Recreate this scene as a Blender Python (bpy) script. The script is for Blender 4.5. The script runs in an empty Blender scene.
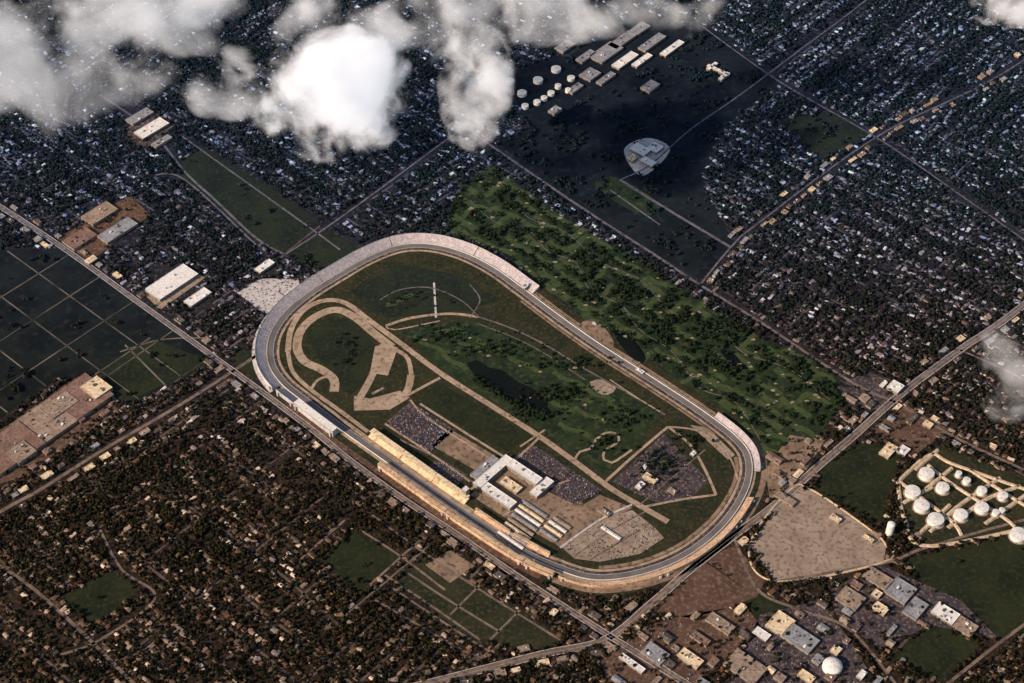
import bpy, math, random
import numpy as np
from mathutils import Vector
from mathutils.geometry import tessellate_polygon
random.seed(7); rng=np.random.default_rng(11)
scene=bpy.context.scene; col=scene.collection
scene.view_settings.view_transform='Standard'; scene.view_settings.look='None'; scene.view_settings.exposure=0

# ---------------------------------------------------------------- camera
F=512/math.tan(math.radians(17.5)); D=4700.0; PT=math.radians(45)
C=np.array([0,-D*math.cos(PT),D*math.sin(PT)])
FW=np.array([0,math.cos(PT),-math.sin(PT)]); UP=np.array([0,math.sin(PT),math.cos(PT)])
def P(x,y,z=0.0):
    r=FW+np.array([1.,0,0])*(x-512)/F+UP*(341.5-y)/F
    return C+r*((z-C[2])/r[2])
def G(x,y):
    p=P(x,y); return (float(p[0]),float(p[1]))
def proj(X,Y):
    dy=Y-C[1]; dz=-C[2]
    w=dy*FW[1]+dz*FW[2]
    return 512+F*X/w, 341.5-F*(dy*UP[1]+dz*UP[2])/w
cd=bpy.data.cameras.new("camera"); cam=bpy.data.objects.new("camera",cd); col.objects.link(cam)
cam.location=C; cam.rotation_euler=(math.radians(90)-PT,0,0)
cd.sensor_width=36; cd.lens=18/math.tan(math.radians(17.5)); cd.clip_start=10; cd.clip_end=200000
scene.camera=cam

# ---------------------------------------------------------------- light
S=Vector((-0.74,-0.40,0.48)).normalized()
w=bpy.data.worlds.new("World"); scene.world=w; w.use_nodes=True
nt=w.node_tree; bg=nt.nodes["Background"]; sky=nt.nodes.new("ShaderNodeTexSky"); sky.sky_type='NISHITA'
sky.sun_disc=False; sky.sun_elevation=math.asin(S.z); sky.sun_rotation=math.atan2(S.x,S.y)
nt.links.new(sky.outputs[0],bg.inputs[0]); bg.inputs[1].default_value=0.095
sd=bpy.data.lights.new("sun","SUN"); sd.energy=5.0; sd.angle=math.radians(0.5); sd.color=(1,0.77,0.56)
so=bpy.data.objects.new("sun",sd); col.objects.link(so); so.rotation_euler=S.to_track_quat('Z','Y').to_euler()

# ---------------------------------------------------------------- materials
def mat_noise(name,c1,c2,scale=60.,c3=None,scale3=8.,rough=0.9,lo=0.38,hi=0.62,spec=0.1,t3=0.5,haze_tint=None):
    m=bpy.data.materials.new(name); m.use_nodes=True; t=m.node_tree; b=t.nodes["Principled BSDF"]
    b.inputs["Roughness"].default_value=rough; b.inputs["Specular IOR Level"].default_value=spec
    g=t.nodes.new("ShaderNodeNewGeometry")
    n=t.nodes.new("ShaderNodeTexNoise"); n.inputs["Scale"].default_value=1/scale; n.inputs["Detail"].default_value=6; n.inputs["Roughness"].default_value=0.62
    t.links.new(g.outputs["Position"],n.inputs["Vector"])
    r=t.nodes.new("ShaderNodeMapRange"); r.inputs["From Min"].default_value=lo; r.inputs["From Max"].default_value=hi
    t.links.new(n.outputs["Fac"],r.inputs["Value"])
    mx=t.nodes.new("ShaderNodeMix"); mx.data_type='RGBA'; mx.inputs[6].default_value=(*c1,1); mx.inputs[7].default_value=(*c2,1)
    t.links.new(r.outputs[0],mx.inputs[0]); out=mx.outputs[2]
    if c3:
        n3=t.nodes.new("ShaderNodeTexNoise"); n3.inputs["Scale"].default_value=1/scale3; n3.inputs["Detail"].default_value=4
        t.links.new(g.outputs["Position"],n3.inputs["Vector"])
        r3=t.nodes.new("ShaderNodeMapRange"); r3.inputs["From Min"].default_value=t3; r3.inputs["From Max"].default_value=t3+.16
        t.links.new(n3.outputs["Fac"],r3.inputs["Value"])
        m3=t.nodes.new("ShaderNodeMix"); m3.data_type='RGBA'; m3.inputs[7].default_value=(*c3,1)
        t.links.new(r3.outputs[0],m3.inputs[0]); t.links.new(out,m3.inputs[6]); out=m3.outputs[2]
    if haze_tint:  # bluish distance haze painted into the base colour, stronger with rising Y
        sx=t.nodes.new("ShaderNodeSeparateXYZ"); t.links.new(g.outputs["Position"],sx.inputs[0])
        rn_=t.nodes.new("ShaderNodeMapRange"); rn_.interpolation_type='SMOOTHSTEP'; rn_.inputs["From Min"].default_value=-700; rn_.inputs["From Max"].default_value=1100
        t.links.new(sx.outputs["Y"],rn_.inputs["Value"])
        mc=t.nodes.new("ShaderNodeMix"); mc.data_type='RGBA'; mc.inputs[6].default_value=(1,1,1,1); mc.inputs[7].default_value=(*haze_tint,1); t.links.new(rn_.outputs[0],mc.inputs[0])
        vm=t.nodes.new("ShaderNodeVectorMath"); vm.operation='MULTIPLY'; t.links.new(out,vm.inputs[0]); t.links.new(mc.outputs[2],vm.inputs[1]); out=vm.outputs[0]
    t.links.new(out,b.inputs["Base Color"])
    return m
def mat_vcol(name,rough=0.8,scale=3.0,amt=0.5,spec=0.1):
    m=bpy.data.materials.new(name); m.use_nodes=True; t=m.node_tree; b=t.nodes["Principled BSDF"]
    b.inputs["Roughness"].default_value=rough; b.inputs["Specular IOR Level"].default_value=spec
    a=t.nodes.new("ShaderNodeAttribute"); a.attribute_name="Col"
    g=t.nodes.new("ShaderNodeNewGeometry")
    n=t.nodes.new("ShaderNodeTexNoise"); n.inputs["Scale"].default_value=1/scale; n.inputs["Detail"].default_value=3
    t.links.new(g.outputs["Position"],n.inputs["Vector"])
    r=t.nodes.new("ShaderNodeMapRange"); r.inputs["From Min"].default_value=0.3; r.inputs["From Max"].default_value=0.7
    r.inputs["To Min"].default_value=1-amt; r.inputs["To Max"].default_value=1+amt
    t.links.new(n.outputs["Fac"],r.inputs["Value"])
    mm=t.nodes.new("ShaderNodeVectorMath"); mm.operation='SCALE'
    t.links.new(a.outputs["Color"],mm.inputs[0]); t.links.new(r.outputs[0],mm.inputs["Scale"])
    t.links.new(mm.outputs[0],b.inputs["Base Color"])
    return m
HAZE_BLUE=(0.60,1.1,2.7)  # blue haze multiplied into the far ground colour
M={}
M['ground']=mat_noise("ground_cover",(0.013,0.010,0.008),(0.030,0.022,0.016),220,(0.070,0.048,0.035),12,haze_tint=HAZE_BLUE)
M['field']=mat_noise("dark_grass",(0.013,0.019,0.011),(0.025,0.032,0.014),90,(0.036,0.038,0.018),12,haze_tint=(.75,.95,1.8))
M['crop']=mat_noise("crop_field",(0.006,0.009,0.009),(0.014,0.018,0.014),110,(0.021,0.024,0.018),25,t3=.54,haze_tint=(.9,1.15,2.3))
M['golf']=mat_noise("golf_grass",(0.012,0.024,0.013),(0.030,0.046,0.020),45,(0.056,0.068,0.028),16,t3=.52,haze_tint=(.85,1,1.4))
M['fairway']=mat_noise("fairway_grass",(0.036,0.062,0.022),(0.062,0.088,0.032),30,(0.085,0.092,0.045),14,haze_tint=(.9,1,1.25))
M['turf']=mat_noise("infield_turf",(0.016,0.023,0.013),(0.036,0.037,0.019),60,(0.060,0.052,0.030),10)
M['dirt']=mat_noise("bare_earth",(0.21,0.15,0.105),(0.33,0.235,0.17),60,(0.11,0.08,0.06),14)
M['brown']=mat_noise("brown_soil",(0.085,0.05,0.038),(0.125,0.078,0.058),50,(0.20,0.135,0.10),12)
M['gravel']=mat_noise("gravel_lot",(0.27,0.21,0.165),(0.39,0.31,0.245),50,(0.18,0.135,0.105),11)
M['pave']=mat_noise("worn_asphalt",(0.040,0.034,0.042),(0.078,0.064,0.074),40,(0.19,0.145,0.125),9,t3=.5)
M['track']=mat_noise("track_asphalt",(0.14,0.125,0.125),(0.20,0.18,0.175),60,rough=0.7)
M['road']=mat_noise("road_surface",(0.15,0.112,0.092),(0.25,0.19,0.155),60,(0.09,0.07,0.06),16,haze_tint=(.62,.9,1.5))
M['street']=mat_noise("street_asphalt",(0.065,0.048,0.042),(0.15,0.115,0.095),70,haze_tint=(.62,1.0,1.9))
M['drive']=mat_noise("driveway_concrete",(0.06,0.045,0.038),(0.34,0.26,0.20),50,haze_tint=(.7,.98,1.6))
M['path']=mat_noise("concrete_path",(0.34,0.255,0.185),(0.47,0.36,0.27),60,(0.22,0.165,0.12),14)
M['lane']=mat_noise("gravel_lane",(0.05,0.046,0.042),(0.20,0.175,0.15),120)
M['concrete']=mat_noise("pale_concrete",(0.48,0.46,0.46),(0.62,0.59,0.58),40,(0.33,0.31,0.31),9)
M['sand']=mat_noise("bunker_sand",(0.24,0.19,0.13),(0.38,0.31,0.21),10)
M['water']=mat_noise("pond_water",(0.005,0.007,0.008),(0.008,0.011,0.010),80,rough=0.5,spec=0.1)
M['paint']=mat_noise("white_paint",(0.7,0.7,0.7),(0.82,0.82,0.8),20)
M['white']=mat_noise("white_roofing",(0.74,0.73,0.72),(0.87,0.86,0.84),20,(0.60,0.57,0.54),6,lo=.3,hi=.6)
M['cream']=mat_noise("cream_roofing",(0.74,0.58,0.38),(0.87,0.74,0.52),15,(0.50,0.36,0.22),9)
M['copper']=mat_noise("copper_tan_roofing",(0.50,0.34,0.22),(0.70,0.52,0.35),30,(0.34,0.22,0.14),9)
M['grey']=mat_noise("grey_roofing",(0.24,0.25,0.28),(0.36,0.37,0.40),22,(0.18,0.18,0.2),7)
M['tan']=mat_noise("tan_roofing",(0.28,0.21,0.165),(0.40,0.31,0.245),22,(0.18,0.13,0.10),7)
M['dark']=mat_noise("dark_roofing",(0.07,0.055,0.05),(0.12,0.10,0.09),22,(0.2,0.17,0.15),7)
M['pink']=mat_noise("reddish_roofing",(0.20,0.125,0.10),(0.30,0.195,0.16),22,(0.14,0.09,0.075),7)
M['wall']=mat_noise("building_wall",(0.22,0.19,0.16),(0.3,0.26,0.22),12)
M['steel']=mat_noise("tank_paint",(0.80,0.77,0.72),(0.86,0.84,0.80),12,(0.68,0.64,0.57),5,rough=0.5,lo=.3,hi=.6)
M['seat']=mat_noise("aluminium_seating",(0.46,0.42,0.44),(0.62,0.56,0.57),14,(0.33,0.30,0.32),5,rough=0.6)
M['seat_warm']=mat_noise("timber_seating",(0.58,0.40,0.27),(0.76,0.56,0.40),14,(0.38,0.25,0.16),5,rough=0.7)
M['berm']=mat_noise("earth_berm",(0.54,0.41,0.28),(0.70,0.57,0.42),12,(0.36,0.27,0.18),5)
M['leaf']=mat_vcol("tree_foliage",0.9,4.0,0.55,0.03)
M['house']=mat_vcol("house_paint",0.85,5.0,0.25)
M['car']=mat_vcol("car_paint",0.35,2.0,0.05,0.5)

# ---------------------------------------------------------------- helpers
def link(o): col.objects.link(o); return o
def struct(o): o["kind"]="structure"; return o
def new_mesh(name,v,f,mat=None,cols=None):
    me=bpy.data.meshes.new(name); v=np.asarray(v,dtype=np.float32)
    if isinstance(f,np.ndarray):
        k=f.shape[1]; me.vertices.add(len(v)); me.vertices.foreach_set("co",v.ravel())
        me.loops.add(f.size); me.loops.foreach_set("vertex_index",f.ravel().astype(np.int32))
        me.polygons.add(len(f)); me.polygons.foreach_set("loop_start",np.arange(0,f.size,k,dtype=np.int32))
        me.update(calc_edges=True)
    else:
        me.from_pydata([tuple(map(float,p)) for p in v],[],f)
    if cols is not None:
        a=me.attributes.new("Col",'FLOAT_COLOR','POINT'); c4=np.ones((len(v),4),dtype=np.float32); c4[:,:3]=cols
        a.data.foreach_set("color",c4.ravel())
    if mat: me.materials.append(mat)
    return me
def obj(name,me,loc=(0,0,0),parent=None):
    o=bpy.data.objects.new(name,me); o.location=loc
    if parent: o.parent=parent
    return link(o)
def empty(name,loc,label,cat,group=None,rz=0):
    o=bpy.data.objects.new(name,None); o.location=loc; o.rotation_euler=(0,0,rz); o.empty_display_size=5; link(o)
    o["label"]=label; o["category"]=cat
    if group: o["group"]=group
    return o
def smooth(pts,closed=False,step=12.0):
    p=np.array(pts,float); n=len(p); out=[]
    rngi=range(n) if closed else range(n-1)
    for i in rngi:
        if closed: a,b,c,d=p[(i-1)%n],p[i],p[(i+1)%n],p[(i+2)%n]
        else: a,b,c,d=p[max(i-1,0)],p[i],p[i+1],p[min(i+2,n-1)]
        k=max(1,int(np.linalg.norm(c-b)/step))
        for j in range(k):
            t=j/k
            out.append(0.5*((2*b)+(-a+c)*t+(2*a-5*b+4*c-d)*t*t+(-a+3*b-3*c+d)*t**3))
    if not closed: out.append(p[-1])
    return np.array(out)
def normals(p,closed):
    if closed: t=np.roll(p,-1,0)-np.roll(p,1,0)
    else: t=np.gradient(p,axis=0)
    t/=np.linalg.norm(t,axis=1)[:,None]+1e-9
    return np.stack([t[:,1],-t[:,0]],1)
def sweep_arr(p,prof,closed=False,caps=True):
    n=normals(p,closed); N=len(p); K=len(prof); v=[]
    for (o,h) in prof: v.append(np.column_stack([p+n*o,np.full(N,h)]))
    v=np.stack(v,1).reshape(-1,3); f=[]
    for i in range(N if closed else N-1):
        j=(i+1)%N
        for k in range(K-1): f.append([i*K+k,j*K+k,j*K+k+1,i*K+k+1])
    if caps and not closed and K>2:
        f.append([k for k in range(K)]); f.append([(N-1)*K+k for k in range(K)][::-1])
    return v,f
def ribbon(name,px,width,z,mat,closed=False,sm=True,world=False):
    w_=[(a,b) for a,b in px] if world else [G(*q) for q in px]
    p=smooth(w_,closed) if sm else np.array(w_,float)
    v,f=sweep_arr(p,[(-width/2,z),(width/2,z)],closed)
    return struct(obj(name,new_mesh(name,v,f,mat)))
def sheet(name,px,z,mat,sm=False,world=False):
    w_=list(px) if world else [G(*q) for q in px]
    if sm: w_=[tuple(q) for q in smooth(w_,True,15)]
    tri=tessellate_polygon([[Vector((a,b,0)) for a,b in w_]])
    o=obj(name,new_mesh(name,[(a,b,z) for a,b in w_],[list(t) for t in tri],mat))
    me=o.data
    if me.polygons and me.polygons[0].normal.z<0: me.flip_normals()
    return struct(o)
def box_arr(cx,cy,cz,sx,sy,sz,rz=0):
    c,s=math.cos(rz),math.sin(rz); v=[]
    for dz in (0,sz):
        for dx,dy in ((-1,-1),(1,-1),(1,1),(-1,1)):
            x=dx*sx/2; y=dy*sy/2; v.append((cx+x*c-y*s,cy+x*s+y*c,cz+dz))
    return v,[[0,3,2,1],[4,5,6,7],[0,1,5,4],[1,2,6,5],[2,3,7,6],[3,0,4,7]]
def join_arr(parts):
    V=[];Fc=[]
    for v,f in parts:
        b=len(V); V+=list(map(tuple,v)); Fc+=[[i+b for i in q] for q in f]
    return V,Fc
a=np.array(G(320,412)); b=np.array(G(520,551)); U=(b-a)/np.linalg.norm(b-a); V=np.array([-U[1],U[0]])
UA=math.atan2(U[1],U[0])

# ---------------------------------------------------------------- masks
OX,OY=260,160; MW,MH=1560,1000
lab=np.zeros((MH,MW),np.uint8)
def inpoly(pts):
    yy,xx=np.mgrid[0:MH,0:MW]; xx=xx-OX; yy=yy-OY; inside=np.zeros((MH,MW),bool)
    n=len(pts)
    for i in range(n):
        x1,y1=pts[i]; x2,y2=pts[(i+1)%n]
        if y1==y2: continue
        c=((yy<y1)!=(yy<y2))&(xx<(x2-x1)*(yy-y1)/(y2-y1)+x1); inside^=c
    return inside
def region(pts,l): lab[inpoly(pts)]=l
def stamp(px,wm,l=1):
    for i in range(len(px)-1):
        (x1,y1),(x2,y2)=px[i],px[i+1]; n=int(max(abs(x2-x1),abs(y2-y1)))+1
        for k in range(n+1):
            x=x1+(x2-x1)*k/n; y=y1+(y2-y1)*k/n; r=(wm/2+2)/3.0
            X=int(x+OX); Y=int(y+OY); rx=int(round(r)); ry=int(round(r*0.72))
            lab[max(0,Y-ry):Y+ry+1,max(0,X-rx):X+rx+1]=l
def getlab(X,Y):
    x,y=proj(X,Y); xi=np.clip((x+OX).astype(int),0,MW-1); yi=np.clip((y+OY).astype(int),0,MH-1)
    return lab[yi,xi]
_grid=rng.random((256,256))
def vnoise(X,Y,s):
    x=X/s+100; y=Y/s+100; xi=np.floor(x).astype(int); yi=np.floor(y).astype(int); fx=x-xi; fy=y-yi
    fx=fx*fx*(3-2*fx); fy=fy*fy*(3-2*fy)
    g=lambda i,j:_grid[i%256,j%256]
    return (g(xi,yi)*(1-fx)+g(xi+1,yi)*fx)*(1-fy)+(g(xi,yi+1)*(1-fx)+g(xi+1,yi+1)*fx)*fy

# ---------------------------------------------------------------- ground
struct(obj("ground",new_mesh("ground",[(-60000,-30000,0),(60000,-30000,0),(60000,90000,0),(-60000,90000,0)],[[0,1,2,3]],M['ground'])))
golf_out=[(455,195),(490,165),(560,215),(640,262),(700,300),(745,330),(800,355),(850,385),(842,405),(815,440),(770,470),(752,462),(735,425),(700,395),(640,352),(590,320),(540,285),(500,252),(445,232)]
region(golf_out,2); sheet("golf_course",golf_out,0.3,M['golf'])
north_meadow=[(495,140),(530,128),(600,95),(700,20),(780,85),(720,130),(700,180),(735,245),(700,280),(640,245),(560,200)]
region(north_meadow,5); sheet("meadow",north_meadow,0.25,M['crop'])
f1=[(182,158),(205,148),(275,190),(320,222),(283,255),(255,240),(180,180)]
region(f1,3); sheet("grass_field",f1,0.3,M['field'])
f1b=[(285,252),(325,228),(365,250),(330,268),(305,270)]
region(f1b,3); sheet("grass_field",f1b,0.3,M['field'])
f2=[(-150,240),(0,250),(60,248),(135,300),(212,358),(190,375),(130,405),(60,378),(-10,425),(-150,500)]
region(f2,3); sheet("crop_field",f2,0.3,M['crop'])
sheet("grass_field",[(90,378),(150,338),(212,362),(120,405)],0.45,M['field'])
for q in ([(320,562),(355,532),(402,558),(362,594)],[(820,470),(862,440),(900,455),(890,490),(880,525),(815,490)],[(900,560),(1040,530),(1100,600),(1000,640),(940,600)],[(62,598),(110,570),(140,590),(95,625)],
          [(240,345),(262,362),(255,380),(232,362)],[(890,655),(935,622),(980,645),(940,683)],[(780,120),(830,110),(870,135),(820,160)],
          [(410,590),(450,565),(500,600),(470,625)],[(740,600),(765,590),(790,610),(760,625)]):
    region(q,3); sheet("grass_field",q,0.35,M['field'])
def lot(name,q,mat,z=0.5,l=1,sm=False):
    region(q,l); return sheet(name,q,z,M[mat],sm)
lot("gravel_yard",[(750,545),(790,490),(812,490),(868,528),(886,545),(884,562),(775,581)],'gravel')
lot("bare_field",[(652,612),(705,562),(757,597),(722,610),(690,618)],'brown')
lot("bare_field",[(705,560),(735,545),(765,580),(757,597)],'brown')
lot("car_park",[(236,292),(262,278),(298,280),(302,290),(272,315),(262,312)],'concrete')
lot("car_park",[(145,295),(185,265),(205,278),(160,310)],'gravel')
lot("industrial_yard",[(-60,440),(0,430),(75,378),(120,410),(20,478),(-60,500)],'brown',l=4)
lot("industrial_yard",[(58,238),(130,195),(150,215),(90,262)],'brown',0.5,l=4)
lot("industrial_yard",[(120,135),(150,108),(175,125),(145,150)],'pave',l=4)
lot("industrial_yard",[(830,590),(880,565),(960,600),(1000,640),(930,625),(880,650),(835,615)],'pave',l=4)
lot("industrial_yard",[(600,660),(660,620),(745,605),(760,625),(700,683),(610,690)],'brown',l=4)
lot("industrial_yard",[(760,615),(820,600),(850,640),(880,690),(720,700)],'pave',l=4)
lot("industrial_yard",[(570,55),(640,10),(700,30),(620,85),(590,100)],'crop',l=1)
lot("tank_yard",[(895,478),(935,445),(1060,490),(1060,525),(930,548),(900,510)],'turf',l=1)
lot("tank_yard",[(500,75),(560,55),(600,90),(530,128)],'crop',0.6,l=1)
lot("bare_field",[(624,150),(648,138),(670,150),(642,176)],'concrete',0.5,l=1,sm=True)
lot("industrial_yard",[(870,430),(905,405),(950,430),(915,455)],'brown',l=4)
lot("roadside_lot",[(835,385),(870,372),(905,385),(880,412),(850,405)],'pave',0.5,l=4)
lot("car_park",[(765,470),(790,435),(825,440),(800,480),(770,500)],'dirt',0.5,l=4)
lot("car_park",[(395,580),(420,560),(520,610),(565,640),(540,650),(470,640)],'turf',0.5)
lot("car_park",[(425,565),(450,550),(475,566),(450,583)],'dirt',0.55)

roads=[
 ([(-160,118),(-20,195),(60,246),(135,300),(215,358),(262,392),(315,432),(352,462),(400,497),(450,530),(520,578),(600,630),(640,655),(720,705)],13),
 ([(1190,170),(1024,305),(960,350),(900,395),(855,435),(820,465),(775,505),(735,535),(690,570),(650,605),(605,640),(540,655),(430,683),(300,715)],17),
 ([(-140,595),(0,512),(40,490),(100,452),(180,405),(235,370),(262,352)],11),
 ([(470,130),(490,145),(545,183),(600,220),(650,252),(700,285),(760,322),(820,362),(862,388),(895,402)],9),
 ([(100,95),(150,130),(185,172),(215,200),(256,238),(285,255)],8),
 ([(155,175),(185,180),(256,245)],6),
 ([(280,258),(320,232),(365,200),(460,130)],6),
 ([(340,250),(310,228),(215,160),(180,135)],6),
 ([(-140,490),(0,566),(60,612),(130,680),(170,720)],9),
 ([(100,530),(122,570),(155,598),(100,640),(60,655)],7),
 ([(620,180),(665,208),(730,247)],10),
 ([(620,180),(650,165),(690,130),(740,95),(800,50),(860,5),(940,-60)],5),
 ([(1200,-80),(1024,60),(880,135),(760,222),(733,245),(700,285)],6),
 ([(700,25),(780,82),(880,140),(960,195),(1024,240),(1150,330)],6),
 ([(895,402),(960,440),(1024,470),(1150,530)],9),
 ([(775,582),(884,563),(925,548),(1024,520),(1150,490)],8),
 ([(735,540),(758,590),(800,610),(850,630),(900,690)],8),
 ([(1100,580),(1024,625),(940,690)],8),
 ([(1100,430),(1024,380),(960,350)],7),
 ([(-120,20),(60,-60)],8),
]
for px,wd in roads:
    ribbon("road",px,wd,0.9,M['road']); stamp(px,wd+6)
for px,wd in roads[:2]:
    p=smooth([G(*q) for q in px]); n=normals(p,False)
    for s in (-1,1):
        v,f=sweep_arr(p+n*s*(wd/2+1.5),[(-0.9,1.0),(-0.9,1.12),(0.9,1.12),(0.9,1.0)]); struct(obj("pavement",new_mesh("pavement",v,f,M['concrete'])))
    ribbon("road_marking",[tuple(q) for q in p],0.3,1.0,M['paint'],world=True,sm=False)
for px in ([(283,255),(320,226)],[(90,378),(150,338)],[(120,352),(160,340),(205,338)],[(125,345),(170,390)],[(340,620),(400,570),(430,545)]):
    ribbon("farm_track",px,5,0.75,M['lane']); stamp(px,4)
for px in ([(610,190),(660,225)],[(385,575),(430,605),(480,640)],[(400,568),(445,598),(500,632)],[(360,530),(400,556),(445,590)],[(375,600),(470,655)],[(420,540),(370,585)],[(368,512),(420,550),(480,590),(560,640)],[(392,588),(455,630),(490,652)],[(300,560),(345,520)],[(480,585),(450,615)],[(520,610),(490,640)]):
    ribbon("access_road",px,6,0.77,M['road']); stamp(px,5)
fm=inpoly(f2)
def lane_grid(A_,B_,sp,org):
    w_=np.array([G(*q) for q in f2]); ua=w_@A_; ub=w_@B_
    for bb in np.arange(org,ub.max(),sp):
        t=np.arange(ua.min(),ua.max(),8.0); pts=A_*t[:,None]+B_*(bb+rng.uniform(-15,15))
        x,y=proj(pts[:,0],pts[:,1]); xi=np.clip((x+OX).astype(int),0,MW-1); yi=np.clip((y+OY).astype(int),0,MH-1)
        k=np.where(fm[yi,xi])[0]
        if len(k)<6: continue
        for r_ in np.split(k,np.where(np.diff(k)>1)[0]+1):
            if len(r_)>5: ribbon("farm_track",[tuple(q) for q in pts[r_]],4.0,0.75,M['lane'],world=True,sm=False)
w_=np.array([G(*q) for q in f2])
lane_grid(U,V,140,(w_@V).min()+40); lane_grid(V,U,165,(w_@U).min()+60)

# ---------------------------------------------------------------- speedway
cpx=[(306,400),(335,422),(370,447),(420,482),(470,517),(520,549),(556,566),(595,577),(640,572),(685,554),(722,524),(744,490),(748,462),(736,441),(700,413),(650,380),(600,348),(560,320),(520,290),(492,270),(462,255),(430,247),(400,248),(370,259),(340,276),(310,295),(287,315),(273,338),(272,362),(284,382)]
CL=smooth([G(*q) for q in cpx],True,10)
area=0.5*np.sum(CL[:,0]*np.roll(CL[:,1],-1)-np.roll(CL[:,0],-1)*CL[:,1])
sg=1 if area>0 else -1
CN=normals(CL,True)*sg
track_poly=[tuple(proj(q[0],q[1])) for q in CL+CN*62]
region([(float(x),float(y)) for x,y in track_poly],1)
N=len(CL)
sheet("infield",[tuple(q) for q in CL-CN*5],0.5,M['turf'],world=True)
sheet("verge",[tuple(q) for q in CL+CN*56],0.4,M['turf'],world=True)
def off(o): return CL+CN*o
def cring(name,o0,o1,z0,z1,mat,idx=None):
    ii=list(range(N)) if idx is None else idx; n_=len(ii)
    v=np.stack([np.column_stack([off(o0)[ii],np.full(n_,z0)]),np.column_stack([off(o1)[ii],np.full(n_,z1)])],1).reshape(-1,3)
    f=[[2*i,2*((i+1)%n_),2*((i+1)%n_)+1,2*i+1] for i in range(n_ if idx is None else n_-1)]
    me=new_mesh(name,v,f,mat)
    if me.polygons[0].normal.z<0: me.flip_normals()
    return struct(obj(name,me))
def nearest(x,y):
    g=np.array(G(x,y)); return int(np.argmin(np.linalg.norm(CL-g,axis=1)))
def span(pa,pb):
    i=nearest(*pa); j=nearest(*pb)
    if j<i: j+=N
    return [q%N for q in range(i,j+1)]
cring("track_apron",-15,-8,1.2,1.3,M['pave'])
cring("race_track",-8,10,1.3,2.6,M['track'])
cring("track_marking",-7.6,-6.9,1.5,1.5,M['paint'])
cring("track_marking",8.8,9.6,2.75,2.8,M['paint'])
cring("service_road",-24,-16.5,0.9,0.9,M['path'])
cring("concourse",11.5,20,0.9,0.9,M['path'])
cring("concourse",42,54,0.9,0.9,M['concrete'],span((500,272),(284,385)))
cring("concourse",34,50,0.9,0.9,M['dirt'],span((560,568),(740,445)))
cring("dirt_strip",-36,-26,0.87,0.87,M['dirt'],span((600,576),(742,455)))
cring("concourse",40,56,0.8,0.8,M['brown'],span((300,398),(548,564)))
cring("dirt_strip",22,31,0.85,0.85,M['dirt'],span((735,440),(530,296)))
cring("dirt_strip",-34,-27,0.85,0.85,M['dirt'],span((720,428),(530,296)))
pr=[(10.4,1),(10.4,4.2),(11.0,4.2),(11.0,1)]
v=np.stack([np.column_stack([off(a_),np.full(N,h_)]) for a_,h_ in pr],1).reshape(-1,3)
f=[[i*4+k,((i+1)%N)*4+k,((i+1)%N)*4+k+1,i*4+k+1] for i in range(N) for k in range(3)]
wl=obj("track_wall",new_mesh("track_wall",v,f,M['paint'])); wl["label"]="white concrete safety wall around the race track"; wl["category"]="wall"

def grandstand(path,out,W,H,smat,canopy,label,steps=10,cf0=0.3):
    o0=path[len(path)//2]; base=(float(o0[0]),float(o0[1]),0)
    p=path-o0
    def sw(prof):
        K=len(prof); n=len(p)
        v=np.stack([np.column_stack([p+out*a_,np.full(n,h_)]) for a_,h_ in prof],1).reshape(-1,3)
        f=[[i*K+k,(i+1)*K+k,(i+1)*K+k+1,i*K+k+1] for i in range(n-1) for k in range(K-1)]
        f.append(list(range(K))); f.append([(n-1)*K+k for k in range(K)][::-1]); return v,f
    prof=[(0,0)]
    for i in range(steps):
        prof+= [(W*i/steps,1.5+H*(i+0.3)/steps),(W*(i+0.72)/steps,1.5+H*(i+0.3)/steps)]
    prof+=[(W,1.5+H),(W+1.2,1.5+H),(W+1.2,0)]
    e=empty("grandstand",base,label,"grandstand","grandstands around the race track")
    v,f=sw(prof); obj("seating",new_mesh("seating",v,f,smat),parent=e)
    v,f=sw([(W+1.3,0.5),(W+1.3,H+3.2),(W+2.0,H+3.2),(W+2.0,0.5)]); obj("rear_parapet",new_mesh("rear_parapet",v,f,M['concrete'] if smat is not M['seat_warm'] else M['copper']),parent=e)
    if canopy:
        v,f=sw([(W*cf0,H+8.2),(W*cf0,H+8.8),(W+3,H+8.6),(W+3,H+8.0),(W*cf0,H+8.2)]); obj("canopy",new_mesh("canopy",v,f,canopy),parent=e)
        for i in range(0,len(p),4):
            for fo,z0,sz,hh in ((W+0.4,0,0.8,H+8.0),(W*0.7,1,0.5,H+7.0)):
                q=p[i]+out[i]*fo; v,f=box_arr(q[0],q[1],z0,sz,sz,hh); obj("canopy_post",new_mesh("canopy_post",v,f,M['steel']),parent=e)
    for i in (1,len(p)-2):
        q=p[i]+out[i]*(W+4.8); v,f=box_arr(q[0],q[1],0,5,5,H*0.9,math.atan2(out[i][1],out[i][0])); obj("stair_tower",new_mesh("stair_tower",v,f,M['concrete']),parent=e)
    return e
def stands(pa,pb,o,W,H,smat,canopy,label,seg=24,steps=10,cf0=0.3):
    i=nearest(*pa); j=nearest(*pb)
    if j<i: j+=N
    k=i
    while k<j-4:
        m=min(k+seg,j)
        if j-m<5: m=j
        idx=[q%N for q in range(k,m+1)]
        path=off(o)[idx].copy(); nn=CN[idx]
        path[-1]=path[-2]+(path[-1]-path[-2])*0.75
        grandstand(path,nn,W,H,smat,canopy,label,steps,cf0)
        k=m
stands((385,463),(560,568),19,19,11,M['seat_warm'],M['copper'],"long tan roofed grandstand beside the main straight",cf0=.55)
stands((562,568),(742,495),15,17,9,M['seat_warm'],None,"curved weathered open grandstand outside the turn")
stands((748,470),(712,420),15,14,9,M['seat'],None,"curved silver open grandstand outside the turn")
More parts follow.
